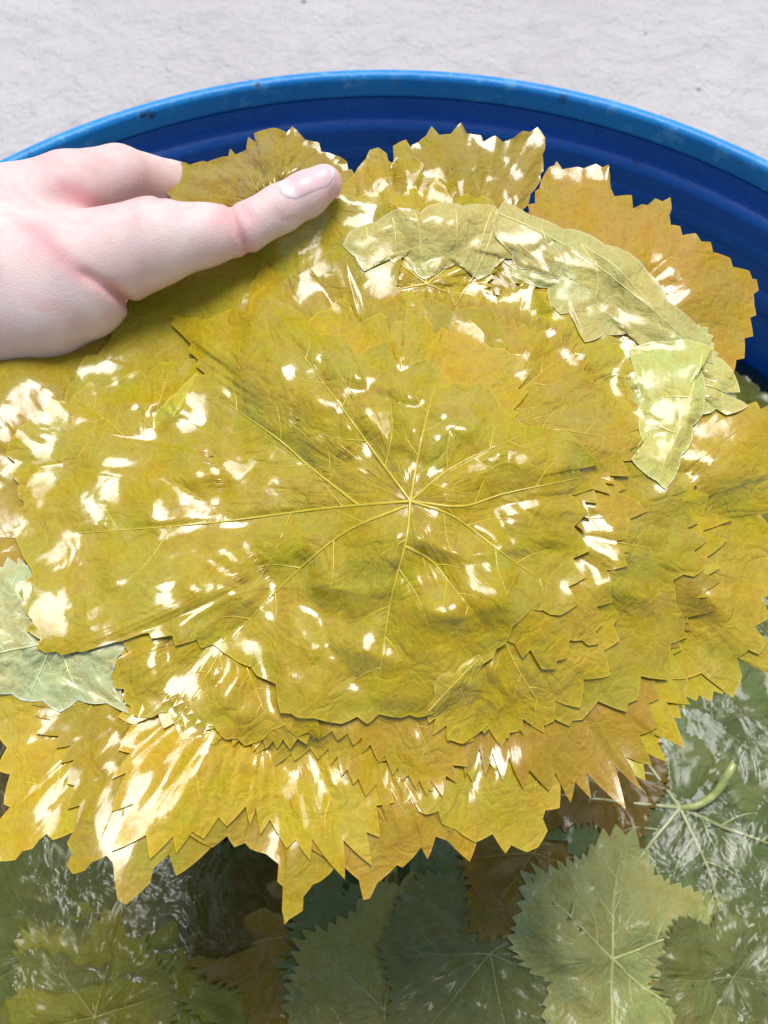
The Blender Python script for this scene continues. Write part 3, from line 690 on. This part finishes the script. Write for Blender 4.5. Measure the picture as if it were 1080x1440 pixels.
Yl = (0.58, 0.395, 0.006); Og = (0.50, 0.33, 0.006); Go = (0.50, 0.30, 0.006); Du = (0.46, 0.335, 0.014); Pa = (0.62, 0.53, 0.13); Gr = (0.66, 0.62, 0.22)
GS = 'yellow brined grape leaves stacked in the hand'
LEAVES = [
 dict(c=(890, 850), rot=35, col=Yl, label='yellow leaf whose rounded tip peeks out at the right edge below the others',
      arcs=[[(1050, 880), (1085, 905), (1092, 955), (1050, 950), (1032, 925)]]),
 dict(c=(800, 860), rot=50, col=Du, label='dull thin leaf tip hanging below the right side of the stack',
      arcs=[[(960, 960), (936, 985), (930, 1036), (905, 1025), (880, 1000)]]),
 dict(c=(850, 750), rot=0, col=Og, label='large leaf filling the right edge of the stack with rounded teeth',
      arcs=[[(990, 572), (1050, 570), (1102, 580), (1092, 600), (1112, 660), (1085, 668), (1100, 720), (1068, 724), (1094, 768), (1076, 776), (1088, 832), (1070, 842),
             (1082, 868), (1058, 880), (1076, 905), (1035, 925), (1042, 950), (1030, 981), (1005, 962), (985, 946), (966, 953), (962, 987), (930, 978), (905, 996), (880, 990)]]),
 dict(c=(830, 480), rot=-45, col=Go, label='golden leaf with a shiny patch standing up at the upper right beside the blue wall', curl=0.003,
      arcs=[[(745, 300), (762, 255), (783, 228), (791, 240), (860, 236), (863, 279), (887, 277), (889, 296), (942, 279), (942, 318), (955, 320), (959, 332), (998, 342), (1001, 356),
             (1063, 394), (1060, 430), (1046, 490), (1030, 522), (1000, 560)]]),
 dict(c=(930, 520), rot=20, col=Pa, label='small greenish leaf corner under the pale folds at the right',
      arcs=[[(1015, 505), (1032, 530), (1040, 552), (1010, 556), (1052, 571), (1000, 580)]]),
 dict(c=(385, 300), rot=-70, col=Og, label='crumpled leaf squeezed between the thumb and the forefinger', curl=0.004, L=115, up=0.004, noise_amp=0.0016,
      arcs=[[(262, 305), (234, 272), (240, 234), (300, 227), (322, 222), (325, 211), (332, 219), (347, 212), (350, 194), (360, 202), (358, 189), (386, 181), (404, 190), (412, 181), (430, 200),
             (465, 218), (495, 240), (505, 275)]]),
 dict(c=(150, 620), rot=190, col=Du, label='leaf in the shadow just below the wrist', L=140,
      arcs=[[(-90, 520), (-40, 480), (10, 470), (60, 465), (110, 455), (150, 445), (210, 440)]]),
 dict(c=(160, 770), rot=180, col=Og, label='shiny leaf bending away at the left edge of the picture', L=200,
      arcs=[[(40, 545), (-5, 575), (10, 600), (-30, 650), (-15, 668), (-50, 720), (-30, 740), (-60, 800), (-35, 822), (-55, 880), (-30, 900), (-40, 960), (0, 1010)]]),
 dict(c=(190, 960), rot=130, col=Yl, label='leaf at the lower left corner of the stack with wide notches', L=200,
      arcs=[[(-20, 950), (-8, 1020), (11, 1050), (-4, 1082), (15, 1088), (6, 1130), (15, 1134), (-20, 1185), (0, 1209), (66, 1171), (75, 1180), (112, 1164), (150, 1150)]]),
 dict(c=(250, 950), rot=105, col=Og, label='leaf with two long hanging points at the lower left', L=210,
      arcs=[[(108, 1160), (95, 1215), (103, 1228), (150, 1202), (160, 1212), (166, 1264), (178, 1271), (225, 1212), (238, 1200), (248, 1231), (262, 1222), (300, 1188), (340, 1150)]]),
 dict(c=(670, 340), rot=-75, col=Go, label='leaf standing up highest against the blue wall at the top of the stack', curl=0.003, L=150,
      arcs=[[(550, 235), (600, 192), (607, 180), (618, 192), (634, 190), (648, 174), (656, 190), (676, 192), (680, 201), (722, 196), (756, 179), (766, 196), (760, 255), (735, 300)]]),
 dict(c=(560, 345), rot=-110, col=Yl, label='leaf with sharp teeth just right of the thumb tip', curl=0.002, L=130,
      arcs=[[(465, 275), (497, 248), (515, 224), (520, 212), (532, 208), (555, 230), (553, 206), (571, 198), (583, 222), (600, 250), (640, 262)]]),
 dict(c=(600, 400), rot=-90, col=Yl, label='yellow leaf whose low teeth show behind the long pale fold', curl=0.0016, L=150,
      arcs=[[(470, 300), (530, 268), (540, 254), (562, 278), (600, 266), (615, 252), (638, 282), (680, 276), (694, 285)]]),
 dict(c=(420, 1000), rot=95, col=Og, label='crinkled shiny leaf with the longest hanging tip at the bottom', L=200, noise_amp=0.0019,
      arcs=[[(270, 1175), (300, 1190), (320, 1174), (330, 1190), (345, 1184), (353, 1193), (375, 1200), (392, 1213), (396, 1298), (407, 1290), (440, 1242), (448, 1239), (465, 1226), (480, 1200)]]),
 dict(c=(545, 1000), rot=95, col=Go, label='golden leaf ending in a narrow drip tip at the bottom centre', L=190, noise_amp=0.0019,
      arcs=[[(430, 1185), (480, 1212), (505, 1235), (511, 1263), (520, 1261), (530, 1240), (558, 1215), (566, 1219), (592, 1190), (601, 1207), (612, 1174), (628, 1180), (660, 1211), (670, 1180)]]),
 dict(c=(665, 960), rot=60, col=Yl, label='leaf with square steps along the ragged lower right edge', L=190, noise_amp=0.0019,
      arcs=[[(640, 1165), (668, 1184), (692, 1171), (710, 1198), (718, 1186), (740, 1197), (756, 1190), (766, 1138), (786, 1135), (786, 1094), (812, 1092), (813, 1064), (824, 1052), (842, 1050),
             (843, 1019), (878, 1014), (885, 985)]]),
 dict(c=(390, 570), rot=225, col=Du, label='dull olive leaf pressed under the thumb', L=240, curl=0.0006,
      arcs=[[(70, 610), (92, 560), (112, 516), (150, 486), (156, 480), (180, 425), (240, 385), (300, 345), (350, 318), (410, 295), (480, 275), (545, 285)]]),
 dict(c=(210, 650), rot=220, col=Yl, label='yellow leaf with streaky shine on the left between the hand and the top leaf', L=190, noise_amp=0.001,
      arcs=[[(10, 640), (28, 600), (62, 585), (70, 560), (98, 566), (128, 535), (140, 548), (165, 536), (198, 520), (206, 530), (240, 505), (255, 520), (290, 490), (320, 540)]]),
 dict(c=(258, 580), rot=0, col=(0.60, 0.45, 0.04), label='small pale triangular leaf tip left of the top leaf', L=20, underside=True, curl=0.0, fold=(0.2, 0.3), fv=[[(240, 600), (275, 535)]],
      arcs=[[(216, 590), (232, 568), (250, 552), (264, 536), (278, 524), (280, 548), (278, 580), (282, 612), (250, 625), (222, 615), (216, 590)]]),
 dict(c=(80, 900), rot=170, col=Gr, label='pale mint green leaf underside showing at the left edge', L=140, underside=True, curl=0.0008,
      arcs=[[(150, 860), (205, 885), (165, 925), (158, 950), (182, 1003), (150, 988), (110, 984), (85, 1001), (60, 985), (0, 975)]]),
 dict(c=(330, 870), rot=120, col=Yl, label='yellow leaf with a long diagonal crease left of the bottom centre', L=170, curl=0.0008,
      arcs=[[(195, 890), (158, 945), (188, 1006), (240, 1002), (255, 1040), (300, 1020), (345, 1048), (400, 1020), (450, 1040)]],
      creases=[([(180, 1005), (250, 960), (330, 890), (385, 830)], -0.0022, 0.002), ([(280, 1040), (340, 990), (400, 930)], -0.0014, 0.002)]),
 dict(c=(770, 740), rot=10, col=Og, label='leaf with small teeth second in from the right edge', L=200, curl=0.0009,
      arcs=[[(880, 600), (925, 640), (965, 690), (945, 698), (982, 735), (965, 743), (993, 760), (975, 775), (990, 800), (945, 816), (950, 850), (966, 895), (942, 905), (938, 955), (900, 950), (880, 1000), (840, 985), (800, 1020)]]),
 dict(c=(700, 880), rot=60, col=Yl, label='crinkled leaf below the right half of the top leaf', L=170, noise_amp=0.0018, curl=0.0009,
      arcs=[[(860, 850), (870, 900), (848, 915), (858, 950), (820, 955), (815, 995), (780, 985), (765, 1030), (735, 1010), (705, 1050), (685, 1020), (650, 1045)]]),
 dict(c=(700, 730), rot=0, col=Og, label='leaf with toothed edge just right of the top leaf', L=170, curl=0.0009,
      arcs=[[(800, 600), (845, 652), (880, 687), (868, 693), (912, 718), (885, 730), (866, 768), (882, 795), (852, 802), (860, 846), (838, 852), (842, 905), (800, 900), (780, 940)]]),
 dict(c=(660, 560), rot=-60, col=Yl, label='yellow leaf below the pale folds at the upper right', L=200, curl=0.0009,
      arcs=[[(560, 420), (600, 408), (625, 425), (660, 400), (700, 420), (740, 395), (780, 430), (830, 425), (850, 470), (890, 490), (880, 540), (910, 600), (880, 640)]]),
 dict(c=(540, 610), rot=-100, col=Og, label='leaf with tall pointed teeth below the long pale fold', L=210, curl=0.0012,
      arcs=[[(340, 430), (366, 380), (376, 362), (400, 398), (436, 376), (456, 402), (484, 357), (508, 404), (522, 392), (549, 395), (573, 438), (602, 418), (640, 440), (690, 430)]]),
 dict(c=(555, 640), rot=-95, col=Yl, label='leaf with teeth right above the top leaf', L=190, curl=0.0012,
      arcs=[[(330, 500), (352, 430), (378, 395), (402, 430), (432, 455), (487, 415), (506, 455), (556, 442), (548, 470), (590, 424), (612, 472), (660, 450), (690, 490), (740, 500)]]),
 # pale folded-over leaves, undersides outward
 dict(c=(600, 338), rot=180, col=Pa, label='long pale leaf fold with teeth hanging down near the thumb tip', L=60, underside=True, curl=0.0006, fold=(0.1, 1), fv=[[(698, 298), (688, 340), (665, 390), (640, 430)], [(515, 322), (517, 345), (513, 368)], [(552, 308), (556, 335), (556, 358)], [(584, 302), (590, 335), (593, 380)], [(690, 300), (675, 345), (668, 385)], [(640, 298), (642, 330), (640, 365)]],
      arcs=[[(482, 345), (492, 326), (530, 312), (590, 300), (650, 290), (697, 291), (706, 318), (722, 365), (700, 362), (690, 385), (668, 398), (652, 378), (640, 372), (622, 378), (595, 393), (577, 372), (563, 354),
              (554, 370), (540, 347), (527, 356), (512, 382), (500, 362), (482, 345)]]),
 dict(c=(800, 395), rot=0, col=Pa, label='broad pale folded leaf crossing the upper right of the stack', L=60, underside=True, curl=0.0006, fold=(0.55, 0.8), fv=[[(700, 300), (790, 345), (890, 420), (990, 500)], [(760, 322), (765, 350), (745, 385)], [(815, 345), (838, 395), (828, 450)], [(815, 345), (870, 385), (920, 440), (935, 480)]],
      arcs=[[(692, 318), (708, 284), (745, 303), (790, 322), (850, 345), (912, 385), (940, 425), (1000, 482), (1003, 512), (962, 500), (930, 490), (905, 500), (880, 470), (850, 470), (822, 482), (808, 455), (800, 440), (788, 442), (770, 405), (735, 395), (720, 388), (722, 360)]]),
 dict(c=(938, 580), rot=90, col=Pa, label='pale leaf flap pointing down at the right below the broad fold', L=60, underside=True, curl=0.0006, fold=(1, 0.1), fv=[[(985, 500), (965, 560), (940, 620), (925, 676)], [(965, 560), (930, 560), (905, 575)], [(945, 610), (915, 600), (895, 630)]],
      arcs=[[(885, 492), (940, 480), (1003, 490), (985, 520), (990, 562), (972, 600), (958, 640), (935, 688), (922, 676), (902, 662), (882, 640), (905, 622), (898, 590), (905, 560), (892, 520)]]),
 dict(c=(577, 705), rot=90, col=Yl, label='top leaf of the stack with veins spreading from its centre', L=260, rings=44, sub=5, curl=0.0011, top=1,
      arcs=[[(25, 750), (36, 690), (60, 650), (110, 640), (150, 605), (200, 608), (262, 572), (276, 527), (294, 522), (262, 470), (246, 440), (300, 446), (330, 432), (362, 440), (372, 394), (395, 425), (432, 440), (452, 470), (488, 470), (505, 500),
              (545, 478), (565, 520), (600, 505), (625, 545), (690, 545), (705, 575), (738, 600), (776, 604), (800, 612), (822, 632), (842, 656), (812, 662), (836, 688), (804, 698), (826, 720), (806, 742), (829, 775), (804, 786),
              (823, 812), (798, 826), (812, 850), (786, 866), (745, 858), (720, 880), (692, 924), (655, 945), (612, 1000), (562, 1008), (532, 1003), (480, 1016), (440, 1008), (394, 1000), (388, 960), (335, 930), (300, 905), (200, 888), (140, 902), (65, 917), (38, 860), (46, 800)]]),
 dict(c=(638, 962), rot=0, col=(0.58, 0.42, 0.03), label='narrow folded-over leaf edge lying aslant below the top leaf', L=20, underside=True, curl=0.0, fold=(0.7, -0.7), fv=[[(603, 1000), (640, 960), (674, 926)]],
      arcs=[[(596, 1003), (612, 978), (640, 948), (662, 926), (674, 920), (681, 930), (664, 952), (650, 968), (628, 990), (612, 1006), (596, 1003)]]),
 dict(c=(748, 362), rot=0, col=Pa, label='small crumpled pale flap where the two pale folds meet', L=20, underside=True, curl=0.0, fold=(0.5, 0.5), fv=[[(728, 342), (775, 380)]],
      arcs=[[(722, 350), (731, 332), (752, 338), (776, 346), (792, 372), (784, 392), (760, 384), (742, 378), (724, 374), (722, 350)]]),
]
VEINS_TOP = [
 [(577, 705), (571, 760), (548, 850), (531, 970)], [(577, 705), (450, 716), (300, 735), (112, 750)], [(570, 712), (480, 752), (390, 830), (325, 900)],
 [(577, 705), (540, 655), (478, 570), (412, 482)], [(505, 711), (440, 660), (388, 615), (310, 562)], [(577, 705), (592, 620), (612, 540)],
 [(577, 705), (640, 655), (735, 612)], [(577, 705), (650, 712), (710, 694), (815, 672)], [(570, 768), (606, 788), (638, 828), (667, 864)], [(577, 705), (640, 728), (715, 785), (782, 828)]]
CRE_TOP = [([(577, 712), (450, 724), (300, 745), (150, 765)], -0.0027, 0.0038), ([(560, 715), (470, 762), (390, 838), (300, 905), (190, 960)], -0.0022, 0.0032),
           ([(590, 715), (660, 722), (730, 705), (820, 690)], -0.0027, 0.0035), ([(577, 700), (640, 640), (720, 575)], -0.0019, 0.0030), ([(570, 770), (520, 770), (470, 768)], -0.0016, 0.0027),
           ([(590, 760), (650, 780), (720, 770)], 0.0019, 0.0027), ([(430, 820), (500, 830), (560, 822)], 0.0018, 0.0030), ([(580, 850), (640, 865), (700, 850)], 0.0019, 0.0030),
           ([(400, 935), (470, 905), (560, 930)], 0.0018, 0.0027), ([(577, 705), (530, 640), (470, 560), (405, 470)], -0.0024, 0.0030)]
NEST = []
rn = random.Random(9)
for k in range(9):
    NEST.append(dict(c=(690 + rn.uniform(-50, 50), 780 + rn.uniform(-60, 60)), rot=rn.uniform(0, 360), L=(340 - k * 20) * rn.uniform(0.93, 1.07), col=rn.choice((Yl, Og, Go)), arcs=[], lobed=0.22, noise_amp=0.001, thinned=1,
                     label='one of the nested leaves whose small teeth show in rows right of the top leaf'))
for k in range(7):
    NEST.append(dict(c=(500 + rn.uniform(-120, 110), 880 + rn.uniform(-45, 45)), rot=rn.uniform(0, 360), L=(275 - k * 13) * rn.uniform(0.9, 1.1), col=rn.choice((Yl, Og, Yl, Go)), arcs=[], lobed=0.3, noise_amp=0.0012,
                     label='one of the nested crinkled leaves showing between the top leaf and the bottom tips'))
for k in range(5):
    NEST.append(dict(c=(610 + rn.uniform(-110, 90), 590 + rn.uniform(-50, 50)), rot=rn.uniform(0, 360), L=(235 - k * 16) * rn.uniform(0.85, 1.1), col=rn.choice((Yl, Og, Go)), arcs=[], lobed=0.2,
                     label='one of the nested leaves whose teeth show below the pale folds at the top'))
iM = next(i for i, l in enumerate(LEAVES) if 'under the thumb' in l['label'] or 'pressed under' in l['label'])
NA, NB, NC = NEST[:9], NEST[9:16], NEST[16:]
mixed = []
for a in range(9):
    for grp in (NB, NA):
        if a < len(grp): mixed.append(grp[a])
LEAVES[iM:iM] = mixed
iT = next(i for i, l in enumerate(LEAVES) if 'tall pointed teeth' in l['label'])
LEAVES[iT:iT] = NC
for n_, sp in enumerate(LEAVES):
    arcs = [[px_stack(*p) for p in arc] for arc in sp['arcs']]
    c = px_stack(*sp['c'])
    seed = 40 + n_ * 7
    rg = random.Random(seed)
    L = sp['L'] * SD / F_PX if 'L' in sp else np.mean([math.hypot(x - c[0], y - c[1]) for a in arcs for x, y in a])
    gen, tips = generic_breaks(L, -sp['rot'], rg, sp.get('lobed', 0.34))
    br = to_breaks(c, arcs, gen, not sp.get('fold'))
    kw = dict(rings=sp.get('rings', 22), sub=sp.get('sub', 3), curl=sp.get('curl', 0.0012) * 0.38, noise_amp=sp.get('noise_amp', 0.0016), underside=sp.get('underside', False))
    if 'up' in sp: kw['lift'] = lambda uu, vv, s: sp['up'] * np.clip(1.3 - s, 0, 1)
    if 'creases' in sp: kw['creases'] = [([px_stack(*p) for p in pts], a, w) for pts, a, w in sp['creases']]
    if sp.get('top'):
        kw['veins'] = [[px_stack(*p) for p in v] for v in VEINS_TOP]
        kw['creases'] = [([px_stack(*p) for p in pts], a, w) for pts, a, w in CRE_TOP]
        kw.update(vein_r=0.00048, vein_lift=0.00018, nrand=14, gap=0.0025)
    if sp.get('fold'):                      # rolled-over flap: plump along its middle, tucked down at the fold
        fd = sp['fold']
        fa = 0.0004 if sp['L'] < 30 else 0.0022
        kw['lift'] = lambda uu, vv, s: fa * np.clip(0.5 + ((uu - c[0]) * fd[0] + (vv - c[1]) * fd[1]) / 0.016, 0, 1.2) * np.clip(1 - s ** 5, 0, 1)
        kw.update(vein_r=0.0003, vein_lift=0.0001, bridge=0.004, puff=0.0003, nrand=6, crease_amp=0.0010, noise_amp=0.0007, branch=False, groove=0.0003, pleat=0.0)
        kw['veins'] = [[px_stack(*p) for p in v] for v in sp['fv']]
    k1, k2 = rg.uniform(0.85, 1.1), rg.uniform(0.93, 1.07)
    col = (sp['col'][0] * k1, sp['col'][1] * k1 * k2, sp['col'][2])
    make_leaf(FS, c, br, tips, col, sp['label'], GS, seed=seed, **kw)

# ------------------------------------------------------------------ the hand
def surface_nets(Fv, org, h):
    nx, ny, nz = Fv.shape; s = Fv < 0
    cs = [(a, b, c) for a in (0, 1) for b in (0, 1) for c in (0, 1)]
    view = lambda A, o: A[o[0]:nx - 1 + o[0], o[1]:ny - 1 + o[1], o[2]:nz - 1 + o[2]]
    cnt = sum(view(s, o).astype(np.int8) for o in cs)
    act = (cnt > 0) & (cnt < 8)
    idx = np.full(act.shape, -1, np.int64); idx[act] = np.arange(act.sum())
    base = np.argwhere(act).astype(float); acc = np.zeros_like(base); num = np.zeros(len(base))
    for a in cs:
        for ax in range(3):
            if a[ax]: continue
            b = list(a); b[ax] = 1; b = tuple(b)
            fa = view(Fv, a)[act]; fb = view(Fv, b)[act]; cr = (fa < 0) != (fb < 0)
            t = np.where(cr, fa / np.where(cr, fa - fb, 1), 0)
            p = np.tile(np.array(a, float), (len(base), 1)); p[:, ax] += t
            acc[cr] += p[cr]; num[cr] += 1
    V = (base + acc / num[:, None]) * h + org
    Q = []
    for ax in range(3):
        o1, o2 = [(1, 2), (2, 0), (0, 1)][ax]
        sl0 = [slice(1, -1)] * 3; sl0[ax] = slice(0, -1); sl1 = list(sl0); sl1[ax] = slice(1, None)
        a0 = s[tuple(sl0)]; a1 = s[tuple(sl1)]
        for flip in (0, 1):
            e = np.argwhere((a0 & ~a1) if not flip else (~a0 & a1))
            e[:, o1] += 1; e[:, o2] += 1
            def cell(d1, d2):
                g = e.copy(); g[:, o1] -= d1; g[:, o2] -= d2; return idx[g[:, 0], g[:, 1], g[:, 2]]
            q = np.stack([cell(1, 1), cell(0, 1), cell(0, 0), cell(1, 0)], -1)
            Q.append(q if not flip else q[:, ::-1])
    return V, np.concatenate(Q)

def hp(px, py, w):
    """point of the stack frame seen at that pixel, w metres above the stack plane"""
    return np.array([(px - 540) * (SD - w) / F_PX, (720 - py) * (SD - w) / F_PX, w])
hs = float(FS.sample(FS.H, *px_stack(335, 362)))
hs2 = float(FS.sample(FS.H, *px_stack(440, 302)))
mm = 0.001
w_th = 0.5 * (hs + hs2) + 0.001
CH = [  # chains of (px, py, w above hs in mm, radius mm)
    ([(455, 258, 5.0, 6.0), (430, 274, 5.8, 7.0), (395, 293, 6.8, 7.3), (340, 323, 8.0, 7.6), (285, 331, 9.6, 9.7), (212, 341, 11, 13.8), (110, 378, 9, 17.5), (0, 390, 5, 22)], 5),
    ([(112, 414, 8, 14.8), (60, 416, 7, 19.8), (0, 416, 5, 22.5)], 5),
    ([(290, 315, -44, 8.5), (240, 265, -35, 9.4), (165, 247, -13, 9.9), (95, 268, -2, 12.4), (20, 305, -2, 16.5), (-60, 350, -3, 21)], 5),
    ([(290, 315, -44, 8.5), (360, 350, -42, 7.6), (410, 385, -35, 7.0)], 4),
    ([(20, 345, -16, 14), (140, 330, -24, 9.5), (260, 360, -30, 8.8), (360, 420, -32, 7.6), (400, 445, -32, 7.2)], 4),
    ([(10, 390, -22, 14), (120, 390, -32, 9.2), (230, 420, -36, 8.4), (330, 480, -36, 7.4), (365, 505, -35, 7.0)], 4),
    ([(0, 430, -22, 12), (80, 450, -34, 8.2), (170, 485, -38, 7.4), (240, 530, -37, 6.4), (262, 548, -36, 6.0)], 4),
    ([(-20, 394, 2, 24.5), (-140, 396, 0, 25.5), (-420, 420, -18, 26), (-900, 470, -30, 33), (-1300, 510, -42, 38)], 10),
]
P3 = [([hp(x, y, w_th + w * mm) for x, y, w, r in ch], [r * mm for *_, r in ch], kk) for ch, kk in CH]
def hand_sdf(p):
    d = None
    for pts, rs, kk in P3:
        dc = None
        for a, b, ra, rb_ in zip(pts[:-1], pts[1:], rs[:-1], rs[1:]):
            ab = b - a; t = np.clip(((p - a) @ ab) / (ab @ ab), 0, 1)
            q = np.linalg.norm(p - a - t[..., None] * ab, axis=-1) - (ra + (rb_ - ra) * t)
            if dc is None: dc = q
            else:
                hh = np.clip(0.5 + 0.5 * (dc - q) / 0.002, 0, 1); dc = q * hh + dc * (1 - hh) - 0.002 * hh * (1 - hh)
        if d is None: d = dc
        else:
            K = kk * mm; hh = np.clip(0.5 + 0.5 * (d - dc) / K, 0, 1); d = dc * hh + d * (1 - hh) - K * hh * (1 - hh)
    # skin folds, cut from the camera-facing side
    for pts, amp, sg, wmin in SK:
        pu = [tuple(hp(x, y, w_th + 0.012)[:2]) for x, y in pts]
        dd = seg_dist(p[..., 0], p[..., 1], polyline_resample(pu, 10))
        d = d + amp * np.exp(-(dd / sg) ** 2) * np.clip((p[..., 2] - w_th - wmin) / 0.004, 0, 1)
    return d
NAILRING = [(392, 272), (384, 292), (396, 312), (425, 302), (452, 284), (472, 262), (476, 246)]
SK = [(NAILRING, 0.0004, 0.0007, 0.003), ([(322, 284), (332, 318), (352, 362)], 0.0013, 0.0011, 0.002), ([(340, 290), (352, 312)], 0.0008, 0.0008, 0.002), ([(318, 285), (322, 315)], 0.0002, 0.0009, 0.002),
      ([(135, 398), (165, 415), (192, 436)], 0.0014, 0.0016, -0.012), ([(165, 412), (195, 440)], 0.0022, 0.0014, -0.014), ([(60, 335), (105, 378), (140, 402)], 0.00025, 0.0016, 0),
      ([(220, 228), (223, 255), (227, 285)], 0.0007, 0.0011, -0.012), ([(90, 262), (130, 278), (200, 282)], 0.0004, 0.003, -0.01)]
hsz = 0.0011
lo = np.array([-0.40, 0.0, w_th - 0.088]); hi = np.array([0.0, 0.125, w_th + 0.032])
lo[1] = 0.0; 
def build_hand():
    nx, ny, nz = [int(v) for v in (hi - lo) / hsz]
    Fv = np.empty((nx, ny, nz), np.float32)
    gy = lo[1] + np.arange(ny) * hsz; gz = lo[2] + np.arange(nz) * hsz
    for a in range(0, nx, 40):
        gx = lo[0] + np.arange(a, min(nx, a + 40)) * hsz
        p = np.stack(np.meshgrid(gx, gy, gz, indexing='ij'), -1)
        Fv[a:a + len(gx)] = hand_sdf(p)
    return surface_nets(Fv, lo, hsz)
V, Q = build_hand()
sm = FS.matrix(0, 0, 0)
cen = hp(120, 380, w_th)
root = empty('person', FS.matrix(*cen))
tag(root, 'fair skinned hand reaching in from the left, thumb pressed on the leaf stack', 'person')
fl = np.zeros(len(V))
for pts, _, sg, _ in SK[1:]:                 # blood shows through in the folds and at the fingertip
    fl = np.maximum(fl, np.exp(-(seg_dist(V[:, 0], V[:, 1], polyline_resample([tuple(hp(x, y, w_th + 0.012)[:2]) for x, y in pts], 10)) / 0.0032) ** 2) * min(1, sg / 0.0012))
for px, py, w_, rr, am in ((455, 258, 6, 9, 0.8), (195, 415, 5, 9, 0.9), (60, 470, 0, 12, 0.5), (225, 250, -10, 10, 0.6), (90, 235, 0, 14, 0.35)):
    fl = np.maximum(fl, am * np.exp(-(np.linalg.norm(V - hp(px, py, w_th + w_ * mm), axis=1) / (rr * mm)) ** 2))
hand = mesh_obj('hand', V - cen, Q, M_SKIN, root, rim=fl)
# thumb nail: a curved plate seated on the end of the thumb
def build_nail():
    a = hp(397, 290, w_th + 0.0065); b = hp(471, 251, w_th + 0.005)
    ax = (b - a); Ln = np.linalg.norm(ax); ax /= Ln
    nrm = np.array([-0.16, 0.30, 0.94]); nrm -= ax * (nrm @ ax); nrm /= np.linalg.norm(nrm)
    sd = np.cross(nrm, ax)
    nu, nv = 26, 21; W = 0.0049
    P = np.zeros((nu, nv, 3)); UV = np.zeros((nu, nv, 2))
    for i_ in range(nu):
        f = i_ / (nu - 1)
        wd = W * (0.90 + 0.1 * math.sin(math.pi * min(1, f * 1.2))) * (1 - 0.35 * max(0, (f - 0.8) / 0.2) ** 2) * (0.75 + 0.25 * min(1, f / 0.15))
        for j_ in range(nv):
            g = (j_ / (nv - 1) * 2 - 1)
            x = f * Ln * 1.02 - 0.0022 * (g * g) * (1 if f > 0.5 else -0.6) * abs(f - 0.5) * 2
            ang = g * 0.95
            P[i_, j_] = a + ax * x + sd * (wd * math.sin(ang) / math.sin(0.95)) + nrm * 0.02; UV[i_, j_] = (f, g * 0.5 + 0.5)
    q = P.reshape(-1, 3).copy()
    for _ in range(40):                     # march down onto the thumb
        q -= nrm * np.clip(hand_sdf(q) - 0.0, -0.002, 0.004)[:, None] * 0.8
    q = q.reshape(nu, nv, 3)
    f = np.linspace(0, 1, nu)[:, None]; g = np.linspace(-1, 1, nv)[None, :]
    edge = np.minimum(np.minimum(f / 0.10, (1 - np.abs(g)) / 0.14), 1)
    topv = q + nrm * (0.0005 * np.clip(edge, 0, 1) ** 0.6 - 0.0002)[..., None]
    botv = q - nrm * 0.0006
    n = nu * nv; i = np.arange(n).reshape(nu, nv)
    qt = np.stack([i[:-1, :-1], i[1:, :-1], i[1:, 1:], i[:-1, 1:]], -1).reshape(-1, 4)
    ring = np.concatenate([i[0, :], i[1:, -1], i[-1, -2::-1], i[-2:0:-1, 0]])
    r2 = np.roll(ring, -1)
    qe = np.stack([ring, r2, r2 + n, ring + n], -1)
    mesh_obj('thumbnail', np.concatenate([topv.reshape(-1, 3), botv.reshape(-1, 3)]) - cen, np.concatenate([qt, qt[:, ::-1] + n, qe]), M_NAIL, root,
             uv=np.concatenate([UV.reshape(-1, 2)] * 2))
build_nail()
